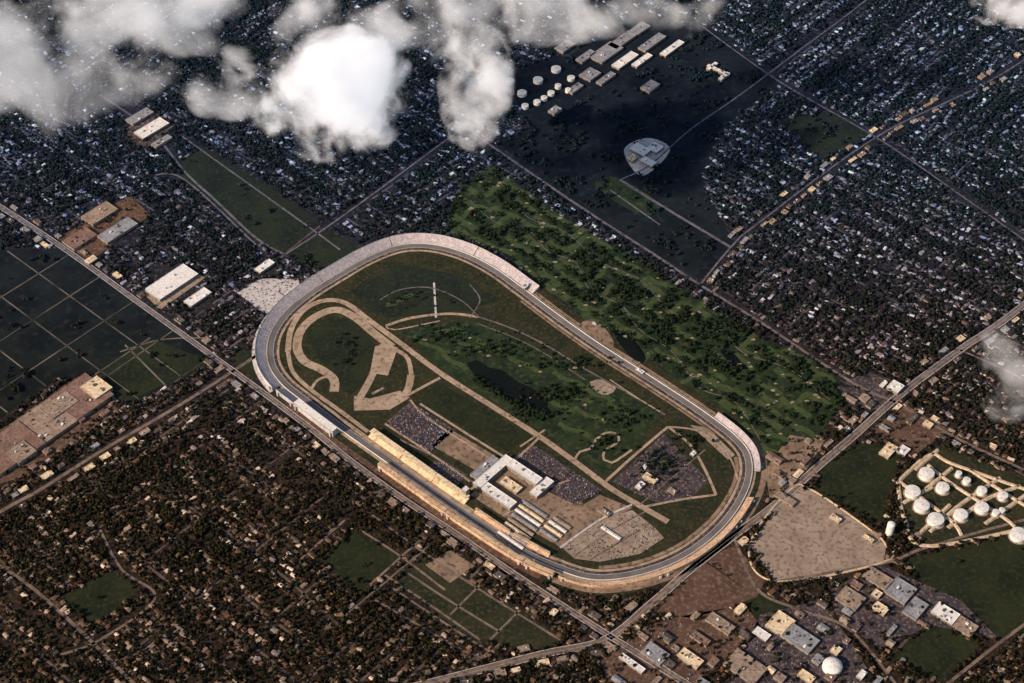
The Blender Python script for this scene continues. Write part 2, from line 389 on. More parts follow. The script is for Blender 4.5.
stands((528,296),(284,385),15,27,13,M['seat'],None,"curved pale aluminium grandstand outside the banked turn")
stands((286,386),(304,400),15,24,14,M['seat'],None,"curved pale aluminium grandstand outside the banked turn")
stands((304,400),(346,430),16,24,15,M['seat'],M['white'],"tall roofed grandstand with white canopy beside the main straight")
def inner(pa,pb,W,H,smat,can,label,cf0=.3):
    A=np.array(G(*pa)); B=np.array(G(*pb)); L=np.linalg.norm(B-A); t=(B-A)/L; nn=np.array([-t[1],t[0]])
    if nn[1]<0: nn=-nn
    n=max(4,int(L/12)); p=A+(B-A)*np.linspace(0,1,n+1)[:,None]
    grandstand(p,np.repeat(nn[None],n+1,0),W,H,smat,can,label,8,cf0)
for pa,pb in (((368,437),(399,459)),((399.6,459.4),(431,482)),((431.6,482.4),(464,505))):
    inner(pa,pb,21,9,M['cream'],M['cream'],"cream roofed terrace facing the pit lane")
inner((474,513),(508,536),8,5,M['seat_warm'],M['copper'],"low tan roofed terrace facing the pit lane",.5); inner((512,538),(548,558),8,5,M['seat_warm'],M['copper'],"low tan roofed terrace facing the pit lane",.5)
ribbon("pit_lane",[(330,410),(365,438),(420,477),(470,512),(520,543),(556,560)],8,1.6,M['path'])
inroads=[
 ([(288,352),(291,330),(303,311),(323,301),(345,303),(370,321),(400,343),(440,373),(490,405),(540,437),(575,462),(610,488),(640,506),(668,522)],17,'path'),
 ([(288,352),(293,372),(311,390),(340,411),(368,432)],12,'path'),
 ([(334,392),(334,380),(322,370),(304,361),(297,346),(302,329),(317,316),(336,310),(354,317),(376,335),(392,347)],26,'path'),
 ([(311,390),(318,380),(331,376)],9,'path'),
 ([(384,350),(370,380),(359,400),(358,405),(386,405),(406,393),(411,375)],21,'path'),
 ([(388,406),(440,378)],9,'path'),([(396,350),(408,359),(412,380)],13,'path'),([(372,394),(384,388)],8,'path'),
 ([(386,326),(412,318),(450,314),(478,317)],10,'path'),([(386,326),(395,330),(440,321)],5,'path'),
 ([(434,283),(435,300),(436,318)],6,'concrete'),([(380,300),(400,290),(430,288),(460,300),(480,318)],4,'road'),
 ([(475,316),(510,328),(545,345),(590,372),(640,400),(665,415)],6,'road'),([(478,324),(512,337),(545,354),(585,380)],3.5,'road'),
 ([(470,285),(480,300),(470,318)],4,'road'),([(520,447),(545,430)],6,'path'),
 ([(602,485),(635,455),(668,427)],8,'path'),([(668,427),(690,445),(705,470),(716,495)],8,'path'),
 ([(668,427),(700,432),(728,455),(738,480)],6,'path'),([(640,508),(680,500),(716,495)],7,'path'),
 ([(574,461),(580,452),(590,449),(596,440),(606,433),(616,434),(619,441),(611,447),(604,452),(604,460),(612,463),(622,457),(632,450)],7,'path'),
 ([(640,505),(672,478),(705,450)],4,'road'),([(400,440),(440,460),(470,480),(500,500),(560,545)],6,'road'),
 ([(505,515),(545,490),(570,480)],5,'path'),([(470,490),(515,460),(540,437)],7,'path'),([(410,400),(430,420),(500,465)],6,'path'),
 ([(610,380),(640,400),(660,412)],4,'path'),([(560,548),(600,520),(632,505)],6,'concrete'),([(575,556),(612,530),(645,512)],4,'road'),([(590,560),(640,530)],4,'road'),
 ([(420,404),(470,436),(512,462)],7,'path'),([(385,424),(432,455),(470,482)],6,'path'),
]
for i_,(px,wd,mt) in enumerate(inroads): ribbon("service_road",px,wd,1.1+0.012*i_,M[mt])
def islot(name,q,mat,z=0.8,sm=False): return sheet(name,q,z,M[mat],sm)
islot("paved_court",[(375,347),(384,343),(398,348),(393,362),(388,376),(370,373)],'path',1.6)
islot("paved_court",[(354,396),(370,399),(400,391),(410,398),(390,410),(354,411)],'path',1.65)
islot("infield_golf_course",[(400,330),(470,320),(530,342),(600,378),(660,415),(640,440),(605,475),(545,432),(490,400),(440,368)],'golf',0.65)
islot("infield_lawn",[(305,340),(318,325),(345,318),(368,335),(378,350),(362,385),(350,395),(338,385),(322,362)],'field',0.65)
islot("infield_lawn",[(350,290),(400,265),(460,275),(500,300),(470,310),(390,318),(370,312)],'field',0.65)
islot("grass_field",[(438,382),(532,437),(508,452),(420,403)],'field',0.7)
islot("car_park",[(385,423),(410,402),(455,430),(430,452)],'pave')
islot("plaza",[(448,428),(502,460),(482,474),(432,446)],'dirt')
islot("car_park",[(512,458),(532,444),(602,490),(575,505),(540,488)],'pave')
islot("car_park",[(440,458),(468,475),(452,490),(425,468)],'pave',0.82)
islot("gravel_yard",[(562,548),(600,522),(632,510),(655,528),(664,538),(640,554),(600,562),(575,559)],'gravel',0.95)
islot("gravel_yard",[(535,533),(600,495),(632,508),(562,548)],'dirt',0.85)
islot("campground",[(612,482),(664,434),(708,480),(690,500),(655,502)],'pave')
islot("garage_apron",[(470,495),(515,463),(560,488),(600,515),(560,543),(505,518)],'dirt',0.75)
islot("gravel_yard",[(690,425),(708,428),(735,455),(728,460)],'gravel',0.8)
islot("pond",[(467,363),(476,360),(488,367),(503,371),(518,382),(535,390),(548,404),(543,413),(528,411),(514,404),(500,397),(485,382),(474,374)],'water',0.95,True)
islot("sand_area",[(590,382),(604,380),(616,388),(608,395),(596,392)],'gravel',1.0,True)
islot("sand_area",[(580,325),(598,322),(614,343),(606,351)],'dirt',1.0,True)
pond2=[(616,338),(626,334),(640,347),(646,360),(636,362)]; sheet("pond",pond2,0.6,M['water'],True); region(pond2,1)
sheet("pond",[(720,350),(732,352),(745,368),(733,366)],0.6,M['water'],True)
sheet("clearing",[(595,185),(618,178),(660,205),(640,215)],0.6,M['golf'],True)

def fairway(cx,cy,dx,dy,wm,zz,mark=False):
    q=[(cx-dx,cy-dy),(cx-dx*0.3,cy-dy*0.3+2),(cx+dx*0.4,cy+dy*0.4-1),(cx+dx,cy+dy)]
    ribbon("fairway",q,wm,zz,M['fairway'])
    return q
fw=[];fq=[]
for _ in range(900):
    x=random.uniform(450,840); y=random.uniform(180,460)
    yi,xi=int(y+OY),int(x+OX)
    if lab[yi,xi]!=2 or any(abs((x-a_)-(y-b_)*.3)<17 and abs((y-b_)-(x-a_)*.66)<8.5 for a_,b_ in fw): continue
    fw.append((x,y)); zz=0.40+0.003*len(fw)
    if random.random()<0.8: fq.append((fairway(x,y,random.uniform(9,15),random.uniform(6,10),random.uniform(15,26),zz),22))
    else: fq.append((fairway(x,y,random.uniform(6,10),-random.uniform(4,7),random.uniform(14,22),zz),20))
for i_,(x,y,dx,dy) in enumerate(((430,345,16,9),(470,345,18,8),(520,362,18,10),(570,380,16,8),(560,405,14,9),(590,415,16,8),(620,410,12,8),(575,430,16,7),(400,300,14,-5),(490,345,14,6),(600,395,14,7),(450,330,16,3),(455,362,12,8),(580,398,12,5))):
    fairway(x,y,dx,dy,16,0.8+.004*i_)
bk=[(random.gauss(a_,8),random.gauss(b_,5)) for a_,b_ in fw for _ in (0,1)]+[(480,352),(488,356),(495,351),(520,366),(540,372),(425,340),(560,395),(604,420),(575,368),(455,352),(530,398),(585,405),(470,338)]
for x,y in bk:
    X,Y=G(x,y); r=random.uniform(2,5.5); n=9; a0=random.random()*6
    pts=[(X+r*random.uniform(.6,1.3)*1.5*math.cos(a0+k*2*math.pi/n),Y+r*random.uniform(.6,1.3)*math.sin(a0+k*2*math.pi/n)) for k in range(n)]
    if lab[int(y+OY),int(x+OX)] in (1,2): sheet("sand_bunker",pts,1.05,M['sand'],world=True)
for q,wm in fq:
    for i in range(3):
        (x1,y1),(x2,y2)=q[i],q[i+1]
        for k in range(6):
            X=int(x1+(x2-x1)*k/5+OX); Y=int(y1+(y2-y1)*k/5+OY); s_=lab[Y-2:Y+3,X-3:X+4]; s_[s_==2]=6
for q in ([(470,200),(495,222),(530,232),(548,252),(575,262),(590,290),(622,306),(640,330),(672,352),(700,388),(735,402),(760,440)],[(500,175),(525,215),(565,232),(600,262),(640,280),(672,312),(720,330),(742,352),(790,370),(830,400)]):
    ribbon("cart_path",q,2.6,0.99,M['road'])

# ---------------------------------------------------------------- buildings
placed=[]
def building(name,x,y,L,W,H,roof,label,cat,rz=None,gable=False,group=None,world=False,vents=3):
    X,Y=(x,y) if world else G(x,y); rz=UA if rz is None else rz
    placed.append((X,Y,max(L,W)))
    e=empty(name,(X,Y,0),label,cat,group,rz)
    v,f=box_arr(0,0,0,L,W,H); obj("wall",new_mesh("wall",v,f,M['wall']),parent=e)
    if gable:
        h=min(W*0.14,5); a_=L/2+.6; b_=W/2+.6
        v=[(-a_,-b_,H+.02),(a_,-b_,H+.02),(a_,b_,H+.02),(-a_,b_,H+.02),(-a_,0,H+h),(a_,0,H+h)]
        f=[[0,1,5,4],[2,3,4,5],[0,4,3],[1,2,5],[0,3,2,1]]
    else:
        t=0.8; v=[];f=[]
        a_,b_=L/2+.1,W/2+.1
        for (ax,bx,hx) in [(a_,b_,H+.02),(a_,b_,H+1.2),(a_-t,b_-t,H+1.2),(a_-t,b_-t,H+0.4)]: v+=[(-ax,-bx,hx),(ax,-bx,hx),(ax,bx,hx),(-ax,bx,hx)]
        for r_ in range(3):
            for k in range(4): f.append([r_*4+k,r_*4+(k+1)%4,(r_+1)*4+(k+1)%4,(r_+1)*4+k])
        f.append([12,13,14,15])
    obj("roof",new_mesh("roof",v,f,M[roof]),parent=e)
    for k in range(vents):
        vx=random.uniform(-.38,.38)*L; vy=random.uniform(-.3,.3)*W; s=random.uniform(2,min(7,W*.2))
        v,f=box_arr(vx,vy,H+.42 if not gable else H+.3,s,s*random.uniform(.6,1.4),random.uniform(2.5,4) if not gable else min(W*0.14,5)+1)
        obj("roof_vent",new_mesh("roof_vent",v,f,M[random.choice(['grey','white','dark'])]),parent=e)
    nd=min(4,max(1,int(L/25)))
    for k in range(nd):
        v,f=box_arr(-L/2+(k+.5)*L/nd,-W/2-.1,0,5,.25,min(5,H*.7)); obj("loading_door",new_mesh("loading_door",v,f,M['dark']),parent=e)
    return e
B=building
c0=np.array(G(507,484))
def BW(du,dv,L,W,H,r,label,nm="pavilion_building"):
    q=c0+U*du+V*dv; B(nm,float(q[0]),float(q[1]),L,W,H,r,label,"building",world=True,vents=4)
BW(-50,0,26,132,15,'white',"bright white block forming the spine of a walled court")
BW(16,52,104,28,17,'white',"bright white long wing beside a walled court")
BW(16,-52,104,28,14,'white',"bright white low wing beside a walled court")
BW(82,46,26,70,12,'white',"white end block beside the garage rows")
BW(-80,0,24,90,9,'grey',"grey flat-roofed annexe beside the pit terrace")
BW(14,0,60,26,8,'cream',"cream low hall standing inside a walled court")
g0=c0+U*112-V*26
for i in range(9):
    q=g0-V*(i*17-8)+U*(3*i); B("garage_row",float(q[0]),float(q[1]),84,9,4.5,['grey','cream','white','grey','tan','cream','grey','white','tan'][i],"long low garage row with pale roof in the infield","garage",gable=True,group="rows of race garages",vents=1,world=True)
for i in range(4):
    q=c0+U*(196)-V*(i*18+6); B("garage_row",float(q[0]),float(q[1]),56,9,4.5,['tan','white','cream','grey'][i],"long low garage row with pale roof in the infield","garage",gable=True,group="rows of race garages",vents=1,world=True)
B("control_tower",466,497,14,14,34,'white',"tall white control tower beside the pit lane","tower",vents=1)
B("infield_hall",650,480,40,20,8,'cream',"cream low hall in the infield car park","building")
B("infield_hall",640,487,16,26,7,'white',"small white hall in the infield car park","building")
B("infield_hall",693,455,12,14,7,'white',"small white hall in the infield car park","building")
B("infield_hall",672,492,24,14,6,'tan',"small tan hall in the infield car park","building")
B("infield_hall",645,468,12,14,6,'white',"small white hall in the infield car park","building")
B("infield_hall",611,534,60,10,5,'white',"long white shed on the gravel yard","building",gable=True)
B("infield_hall",604,513,36,14,6,'tan',"tan shed beside the gravel yard","building")
B("infield_hall",640,372,26,10,6,'white',"low white building beside the back straight","building")
B("infield_hall",527,288,10,30,12,'white',"white block behind the curved grandstand","building")
for x,y,L,W,H,r in ((82,399,128,128,12,'pink'),(97,391,70,60,15,'cream'),(46,424,128,146,10,'tan'),(60,408,60,90,13,'tan'),(10,450,124,150,12,'pink'),(-26,474,120,140,10,'tan'),(22,455,60,60,14,'tan')):
    B("factory_building",x,y,L,W,H,r,{'pink':"reddish",'cream':"cream",'tan':"tan"}[r]+" flat-roofed factory hall joined to its neighbours","factory",vents=7)
WL={'grey':"grey-roofed",'white':"white-roofed",'tan':"tan-roofed",'cream':"cream-roofed",'pink':"reddish",'dark':"dark-roofed"}
B("warehouse",172,284,70,150,10,'white',"large white-roofed warehouse on a gravel lot","warehouse")
B("warehouse",198,299,34,80,9,'white',"narrow bright white warehouse beside the road","warehouse")
for x,y,L,W,r in ((265,268,26,60,'white'),(100,215,60,100,'tan'),(118,232,50,120,'grey'),(80,240,60,90,'pink'),(140,118,40,90,'grey'),(152,130,50,110,'white'),(162,143,26,70,'grey'),
  (606,54,60,120,'grey'),(625,62,34,110,'white'),(622,42,40,120,'grey'),(590,76,50,60,'grey'),(640,30,40,70,'grey'),(672,50,26,110,'white'),(586,58,30,80,'grey'),(652,44,34,120,'grey'),(606,80,24,80,'grey'),(718,72,90,12,'white'),(712,68,14,50,'white'),(724,78,14,50,'white'),(650,88,40,60,'grey'),(565,48,40,70,'grey'),(555,112,30,40,'grey'),(642,62,24,90,'white'),(575,90,26,60,'grey')):
    B("warehouse",x,y,L,W,9,r,WL[r]+" warehouse on a paved yard","warehouse")
for x,y,L,W,r in ((640,152,60,40,'white'),(655,150,40,40,'white'),(648,164,50,26,'white'),(632,160,26,30,'cream')):
    B("school_building",x,y,L,W,11,r,"pale flat-roofed complex standing alone in a meadow","building")
B("warehouse",895,389,36,36,11,'white',"bright white square warehouse beside the road crossing","warehouse")
for x,y,L,W,r in ((888,452,30,50,'cream'),(903,452,26,30,'white'),(780,625,50,60,'cream'),(850,600,60,50,'tan'),(878,580,70,40,'tan'),(900,592,60,60,'grey'),(945,615,60,40,'white'),(965,628,50,40,'tan'),(915,610,40,60,'grey'),(720,625,70,30,'tan'),(690,660,60,30,'cream'),(655,655,60,40,'grey'),(632,665,70,16,'white'),(745,668,90,60,'tan'),(800,640,80,50,'grey'),(700,640,50,20,'pink'),(880,610,36,26,'cream'),(868,540,30,10,'cream'),(835,520,30,16,'cream'),(785,500,60,20,'tan')):
    B("warehouse",x,y,L,W,8,r,WL[r]+" warehouse on an industrial yard","warehouse")
cnt=0
for _ in range(4000):
    if cnt>=110: break
    x=random.uniform(-60,1080); y=random.uniform(0,700)
    if lab[int(y+OY),int(x+OX)]!=4: continue
    X,Y=G(x,y); L=random.uniform(14,44); W=random.uniform(10,26)
    if any((X-a_)**2+(Y-b_)**2<((c_+L)*0.52)**2 for a_,b_,c_ in placed): continue
    r=random.choice(['grey','tan','cream','white','dark','pink','tan'])
    B("workshop_building",X,Y,L,W,random.uniform(5,9),r,WL[r]+" workshop on an industrial yard","workshop",gable=random.random()<.4,world=True,vents=1,rz=UA+random.choice([0,math.pi/2])); cnt+=1
for px,wd in (roads[1],roads[0],roads[2],roads[14],roads[12]):
    p=smooth([G(*q) for q in px],False,38); n=normals(p,False)
    for i in range(1,len(p)-1):
        for s in (-1,1):
            if random.random()<0.5: continue
            L=random.uniform(14,32); W=random.uniform(10,20); q=p[i]+n[i]*s*(wd/2+8+W/2+random.uniform(0,10))
            qx,qy=proj(q[0],q[1])
            if not(-40<qx<1064 and -20<qy<720): continue
            if getlab(np.array([q[0]]),np.array([q[1]]))[0] not in (0,4): continue
            if any((q[0]-a_)**2+(q[1]-b_)**2<((c_+L)*0.5)**2 for a_,b_,c_ in placed): continue
            t=math.atan2(n[i][1],n[i][0])+math.pi/2
            r=random.choice(['grey','tan','cream','dark','dark','tan'])
            B("shop_building",float(q[0]),float(q[1]),L,W,random.uniform(4,8),r,WL[r]+" low shop building beside a main road","shop",rz=t,world=True,vents=1)

# ---------------------------------------------------------------- tanks
def cyl(r,z0,z1,n=32,cone=0.0):
    v=[];f=[]
    for k in range(n):
        a_=2*math.pi*k/n; v+= [(r*math.cos(a_),r*math.sin(a_),z0),(r*math.cos(a_),r*math.sin(a_),z1)]
    for k in range(n): j=(k+1)%n; f.append([2*k,2*j,2*j+1,2*k+1])
    if cone is not None:
        v.append((0,0,z1+cone)); c_=len(v)-1
        for k in range(n): f.append([2*k+1,2*((k+1)%n)+1,c_])
    return v,f
def dome(r,z,h,n=32,R=6):
    v=[];f=[]
    for j in range(R+1):
        a_=j/R*math.pi/2
        for k in range(n): v.append((r*math.cos(a_)*math.cos(2*math.pi*k/n),r*math.cos(a_)*math.sin(2*math.pi*k/n),z+h*math.sin(a_)))
    for j in range(R):
        for k in range(n): f.append([j*n+k,j*n+(k+1)%n,(j+1)*n+(k+1)%n,(j+1)*n+k])
    return v,f
def tank(x,y,r,h,pad=None):
    X,Y=G(x,y); e=empty("storage_tank",(X,Y,0),"round white steel fuel storage tank on bare ground","storage tank","fuel storage tanks",random.uniform(0,6))
    v,f=cyl(r,0.4,h,36,None); obj("shell",new_mesh("shell",v,f,M['steel']),parent=e)
    v,f=cyl(r+.25,h-.3,h+.15,36,r*.1); obj("roof",new_mesh("roof",v,f,M['white']),parent=e)
    parts=[]
    for k in range(14):
        a_=k*0.09; parts.append(box_arr((r+.8)*math.cos(a_),(r+.8)*math.sin(a_),h*k/14,1.4,1.8,h/14+.4,a_))
    v,f=join_arr(parts); obj("stair",new_mesh("stair",v,f,M['grey']),parent=e)
    v,f=cyl(.8,h+r*.09,h+r*.1+1.5,10,.2); obj("vent_pipe",new_mesh("vent_pipe",v,f,M['grey']),parent=e)
    if pad:
        v,f=cyl(r+pad,0.4,1.0,32,0.02); obj("foundation_pad",new_mesh("foundation_pad",v,f,M['gravel']),parent=e)
for x,y,r in ((510,83,15),(522,95,16),(538,82,17),(556,71,17),(571,80,13),(551,95,12),(537,104,12),(558,88,11),(525,108,12),(544,100,11),(568,92,10)):
    tank(x,y,r,12)
for x,y,r in ((926,476,20),(942,490,17),(912,494,20),(921,508,20),(935,522,21),(960,517,18),(981,510,18),(981,493,13),(1002,498,13),(966,483,10),(1018,537,22),(995,515,9),(958,476,8),(1001,513,8)):
    tank(x,y,r,14,4)
for q in ([(898,482),(930,455),(955,465),(1050,498)],[(898,482),(905,520),(930,546),(1060,520)],[(925,490),(952,468)],[(928,465),(952,484),(1000,515),(1015,527)],[(903,503),(932,487)],[(900,482),(950,520),(962,536)],[(930,532),(960,505),(1000,478)],[(948,528),(985,500),(1020,486)],[(985,524),(1030,492)],[(970,470),(1000,490),(1040,515)],[(917,536),(950,505)],[(938,450),(915,470)]):
    p=smooth([G(*k) for k in q],False,10); v,f=sweep_arr(p,[(-6,.3),(-2.6,4),(2.6,4),(6,.3)]); struct(obj("earth_bank",new_mesh("earth_bank",v,f,M['berm'])))
q=[(750,545),(790,490),(812,490),(868,528),(886,545),(884,562),(775,581)]
p=smooth([G(*k) for k in q],True,10); v,f=sweep_arr(p,[(-3.5,.3),(-1,2),(1,2),(3.5,.3)],True); struct(obj("earth_bank",new_mesh("earth_bank",v,f,M['berm'])))
X,Y=G(889,534); e=empty("water_tower",(X,Y,0),"tall white standpipe water tower with domed top","water tower")
v,f=cyl(10,0,40,32,None); obj("standpipe",new_mesh("standpipe",v,f,M['steel']),parent=e)
v,f=dome(10.3,40,6); obj("dome",new_mesh("dome",v,f,M['white']),parent=e)
X,Y=G(832,668); e=empty("domed_tank",(X,Y,0),"large white domed storage building in an industrial yard","storage dome")
v,f=cyl(24,0,10,36,None); obj("shell",new_mesh("shell",v,f,M['steel']),parent=e)
v,f=dome(24.3,10,12); obj("dome",new_mesh("dome",v,f,M['white']),parent=e)
for X,Y,s in placed:
    x,y=proj(X,Y); r=int(s/2/3.2)+1; xi,yi=int(x+OX),int(y+OY)
    sub=lab[max(0,yi-int(r*.75)):yi+int(r*.75)+1,max(0,xi-r):xi+r+1]; sub[sub==0]=1

# ---------------------------------------------------------------- residential
cor=np.array([G(-150,-60),G(1174,-60),G(-120,740),G(1144,740)])
cu=cor@U; cv=cor@V
XP=190.0
def haze_ramp(Y):
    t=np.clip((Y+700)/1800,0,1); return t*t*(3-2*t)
def xlab(p): return getlab(p[:,0],p[:,1])
def zone_alt(X,Y): return (vnoise(X,Y,620)*.8+vnoise(X+999,Y,230)*.2>0.5)
HX=[];HY=[];HA=[];SV=[];SF=[];DV=[];SH=[]
def add_street(pts,wd):
    l=xlab(pts); ok=(l==0); i=0; n_=len(pts)
    while i<n_:
        if not ok[i]: i+=1; continue
        j=i
        while j+1<n_ and ok[j+1]: j+=1
        if j-i>=3:
            q=pts[i:j+1]; nn=normals(q,False); b0=len(SV)
            for k in range(len(q)):
                SV.append((*(q[k]-nn[k]*wd/2),0.6)); SV.append((*(q[k]+nn[k]*wd/2),0.6))
            for k in range(len(q)-1): SF.append([b0+2*k,b0+2*k+2,b0+2*k+3,b0+2*k+1])
            SH.append(q); SH.append((q[:-1]+q[1:])/2)
        i=j+1
for d,(A_,B_,ca,cb) in enumerate([(U,V,cu,cv),(V,U,cv,cu)]):
    bb=cb.min()
    while bb<cb.max():
        bb+=random.choice([76,82,90,100,116])
        t=np.arange(ca.min(),ca.max(),12.0); am=rng.uniform(2,12); wl_=rng.uniform(150,500)
        pts=A_[None]*t[:,None]+B_[None]*(bb+am*np.sin(t/wl_+bb))[:,None]
        keep=np.where(zone_alt(pts[:,0],pts[:,1])==(d==1))[0]
        if len(keep)>0:
            for r_ in np.split(keep,np.where(np.diff(keep)>1)[0]+1):
                if len(r_)>4: add_street(pts[r_],7.0)
        t=np.arange(ca.min(),ca.max(),14.0)
        for s in (-1,1):
            tt=t+rng.uniform(-5,5,len(t)); o_=bb+am*np.sin(tt/wl_+bb)+s*(17+rng.uniform(-3,10,len(t)))
            hp=A_[None]*tt[:,None]+B_[None]*o_[:,None]
            occ=vnoise(hp[:,0],hp[:,1],140)*.6+vnoise(hp[:,0],hp[:,1],330)*.4
            ok=(xlab(hp)==0)&(zone_alt(hp[:,0],hp[:,1])==(d==1))&(rng.random(len(t))<np.clip(0.1+1.5*occ,0,.96))&((tt%XP)>14)
            HX.append(hp[ok,0]); HY.append(hp[ok,1]); HA.append(np.full(ok.sum(),math.atan2(A_[1],A_[0]))+rng.choice([0,math.pi/2],ok.sum(),p=[.55,.45])+rng.normal(0,.1,ok.sum()))
            for h_ in hp[ok]:
                if random.random()<.4:
                    e_=A_*8*random.choice((-.85,.85)); c0_=h_+e_; c1=c0_-B_*s*16; w2=A_*1.6
                    if random.random()<.4: c0_=c0_+B_*s*random.uniform(5,12)
                    DV.append((c0_-w2,c0_+w2,c1+w2,c1-w2))
    for aa in np.arange(ca.min()//XP*XP,ca.max(),XP):
        t=np.arange(cb.min(),cb.max(),12.0); pts=A_[None]*(np.full(len(t),aa+6))[:,None]+B_[None]*t[:,None]
        keep=np.where(zone_alt(pts[:,0],pts[:,1])==(d==1))[0]
        if len(keep)==0: continue
        for r_ in np.split(keep,np.where(np.diff(keep)>1)[0]+1):
            if len(r_)>4: add_street(pts[r_],7.0)
HX=np.concatenate(HX);HY=np.concatenate(HY);HA=np.concatenate(HA)
gx=HX+rng.uniform(-22,22,len(HX)); gy=HY+rng.uniform(-22,22,len(HX)); ok=(rng.random(len(HX))<0.6)&(getlab(gx,gy)==0)
nH=len(HX); AX=np.concatenate([HX,gx[ok]]);AY=np.concatenate([HY,gy[ok]]);AA=np.concatenate([HA,HA[ok]])
isg=np.arange(len(AX))>=nH
struct(obj("street",new_mesh("street",SV,SF,M['street'])))
dv=np.array(DV).reshape(-1,2); struct(obj("driveway",new_mesh("driveway",np.column_stack([dv,np.full(len(dv),.45)]),np.arange(len(dv)).reshape(-1,4),M['drive'])))
W_=[(-1,-1,0),(1,-1,0),(1,1,0),(-1,1,0),(-1,-1,1),(1,-1,1),(1,1,1),(-1,1,1),(-1,0,2),(1,0,2)]
Rr=[(-1.08,-1.14,0.9),(1.08,-1.14,0.9),(1.08,1.14,0.9),(-1.08,1.14,0.9),(-1.08,0,2.05),(1.08,0,2.05)]
T=np.array(W_+Rr,float)
TF=np.array([[0,1,5],[0,5,4],[1,2,6],[1,6,5],[2,3,7],[2,7,6],[3,0,4],[3,4,7],[4,8,7],[5,6,9],[10,11,15],[10,15,14],[12,13,14],[12,14,15]])
roofp=np.array([(0.06,0.05,0.05),(0.10,0.085,0.08),(0.16,0.14,0.13),(0.30,0.27,0.255),(0.09,0.06,0.046),(0.16,0.105,0.078),(0.48,0.45,0.43),(0.85,0.83,0.81),(0.32,0.23,0.165),(0.22,0.24,0.31)])
rp=np.array([.16,.16,.15,.13,.09,.08,.08,.07,.04,.04]); rp/=rp.sum()
wallp=np.array([(0.4,0.38,0.34),(0.24,0.17,0.135),(0.33,0.29,0.23),(0.6,0.58,0.55),(0.17,0.15,0.13)])
TS=np.array((0.98,0.80,0.63)); HOUSE_HAZE=np.array((0.66,0.98,1.72))  # second tint paints blue haze into far roofs and walls
def house_batch(X,Y,A,g):
    n=len(X); L=np.where(g,rng.uniform(2.6,4.0,n),rng.uniform(5,9.5,n)); Wd=np.where(g,rng.uniform(2.2,3.2,n),rng.uniform(3.8,5.6,n))
    H=np.where(g,2.6,rng.uniform(3,5.6,n)); R_=np.where(g,1.2,rng.uniform(1.3,2.6,n))
    v=np.zeros((n,16,3)); lx=T[None,:,0]*L[:,None]; ly=T[None,:,1]*Wd[:,None]
    z=np.where(T[None,:,2]<=1,T[None,:,2]*H[:,None],H[:,None]+(T[None,:,2]-1)*R_[:,None])
    c,s=np.cos(A)[:,None],np.sin(A)[:,None]
    v[:,:,0]=X[:,None]+lx*c-ly*s; v[:,:,1]=Y[:,None]+lx*s+ly*c; v[:,:,2]=z
    nf=haze_ramp(Y)[:,None]; tint=TS*(1-nf)+HOUSE_HAZE*nf
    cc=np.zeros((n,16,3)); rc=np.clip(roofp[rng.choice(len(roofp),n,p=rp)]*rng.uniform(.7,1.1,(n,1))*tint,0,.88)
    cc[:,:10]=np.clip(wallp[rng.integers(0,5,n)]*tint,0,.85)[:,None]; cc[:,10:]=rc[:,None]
    f=(TF[None]+np.arange(n)[:,None,None]*16).reshape(-1,3)
    return v.reshape(-1,3),f,cc.reshape(-1,3)
px_,py_=proj(AX,AY)
vis=(px_>4)&(px_<1020)&(py_>4)&(py_<679)&(~isg)
order=np.argsort(np.where(vis,-py_,1e9)); ind=order[:300]; rest=np.ones(len(AX),bool); rest[ind]=False
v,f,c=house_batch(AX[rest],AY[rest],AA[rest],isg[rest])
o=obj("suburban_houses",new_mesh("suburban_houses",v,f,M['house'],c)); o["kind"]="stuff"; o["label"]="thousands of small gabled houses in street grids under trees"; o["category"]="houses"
hm=[];rn=["dark grey","grey","brown-grey","pale grey","dark brown","brown","light grey","white","tan","bluish grey"]
for k in range(10):
    v,f,c=house_batch(np.zeros(1),np.full(1,-900.),np.zeros(1),np.zeros(1,bool)); v[:,1]+=900; c[10:]=roofp[k]*TS
    bv,bf=box_arr(1.5,0.8,4,1,1,4.5); tri=[]
    for q in bf: tri+=[[q[0],q[1],q[2]],[q[0],q[2],q[3]]]
    v=np.vstack([v,np.array(bv)]); f=np.vstack([f,np.array(tri)+16]); c=np.vstack([c,np.tile((.3,.15,.1),(8,1))])
    hm.append(new_mesh("house",v,f,M['house'],c))
for i in ind:
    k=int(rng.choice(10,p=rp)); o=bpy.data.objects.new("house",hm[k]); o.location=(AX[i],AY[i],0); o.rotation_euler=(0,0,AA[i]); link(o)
    o["label"]="small gabled house with %s roof on a leafy street"%rn[k]; o["category"]="house"; o["group"]="houses along the suburban streets"

# ---------------------------------------------------------------- trees
t_=(1+5**.5)/2
ico=np.array([(-1,t_,0),(1,t_,0),(-1,-t_,0),(1,-t_,0),(0,-1,t_),(0,1,t_),(0,-1,-t_),(0,1,-t_),(t_,0,-1),(t_,0,1),(-t_,0,-1),(-t_,0,1)])/math.sqrt(1+t_*t_)
icf=np.array([[0,11,5],[0,5,1],[0,1,7],[0,7,10],[0,10,11],[1,5,9],[5,11,4],[11,10,2],[10,7,6],[7,1,8],[3,9,4],[3,4,2],[3,2,6],[3,6,8],[3,8,9],[4,9,5],[2,4,11],[6,2,10],[8,6,7],[9,8,1]])
bx0,bx1=cor[:,0].min(),cor[:,0].max(); by0,by1=cor[:,1].min(),cor[:,1].max()
NT=320000
TX=rng.uniform(bx0,bx1,NT); TY=rng.uniform(by0,by1,NT); qx,qy=proj(TX,TY)
inside=(qx>-80)&(qx<1104)&(qy>-40)&(qy<720)
TX,TY=TX[inside],TY[inside]; l=getlab(TX,TY)
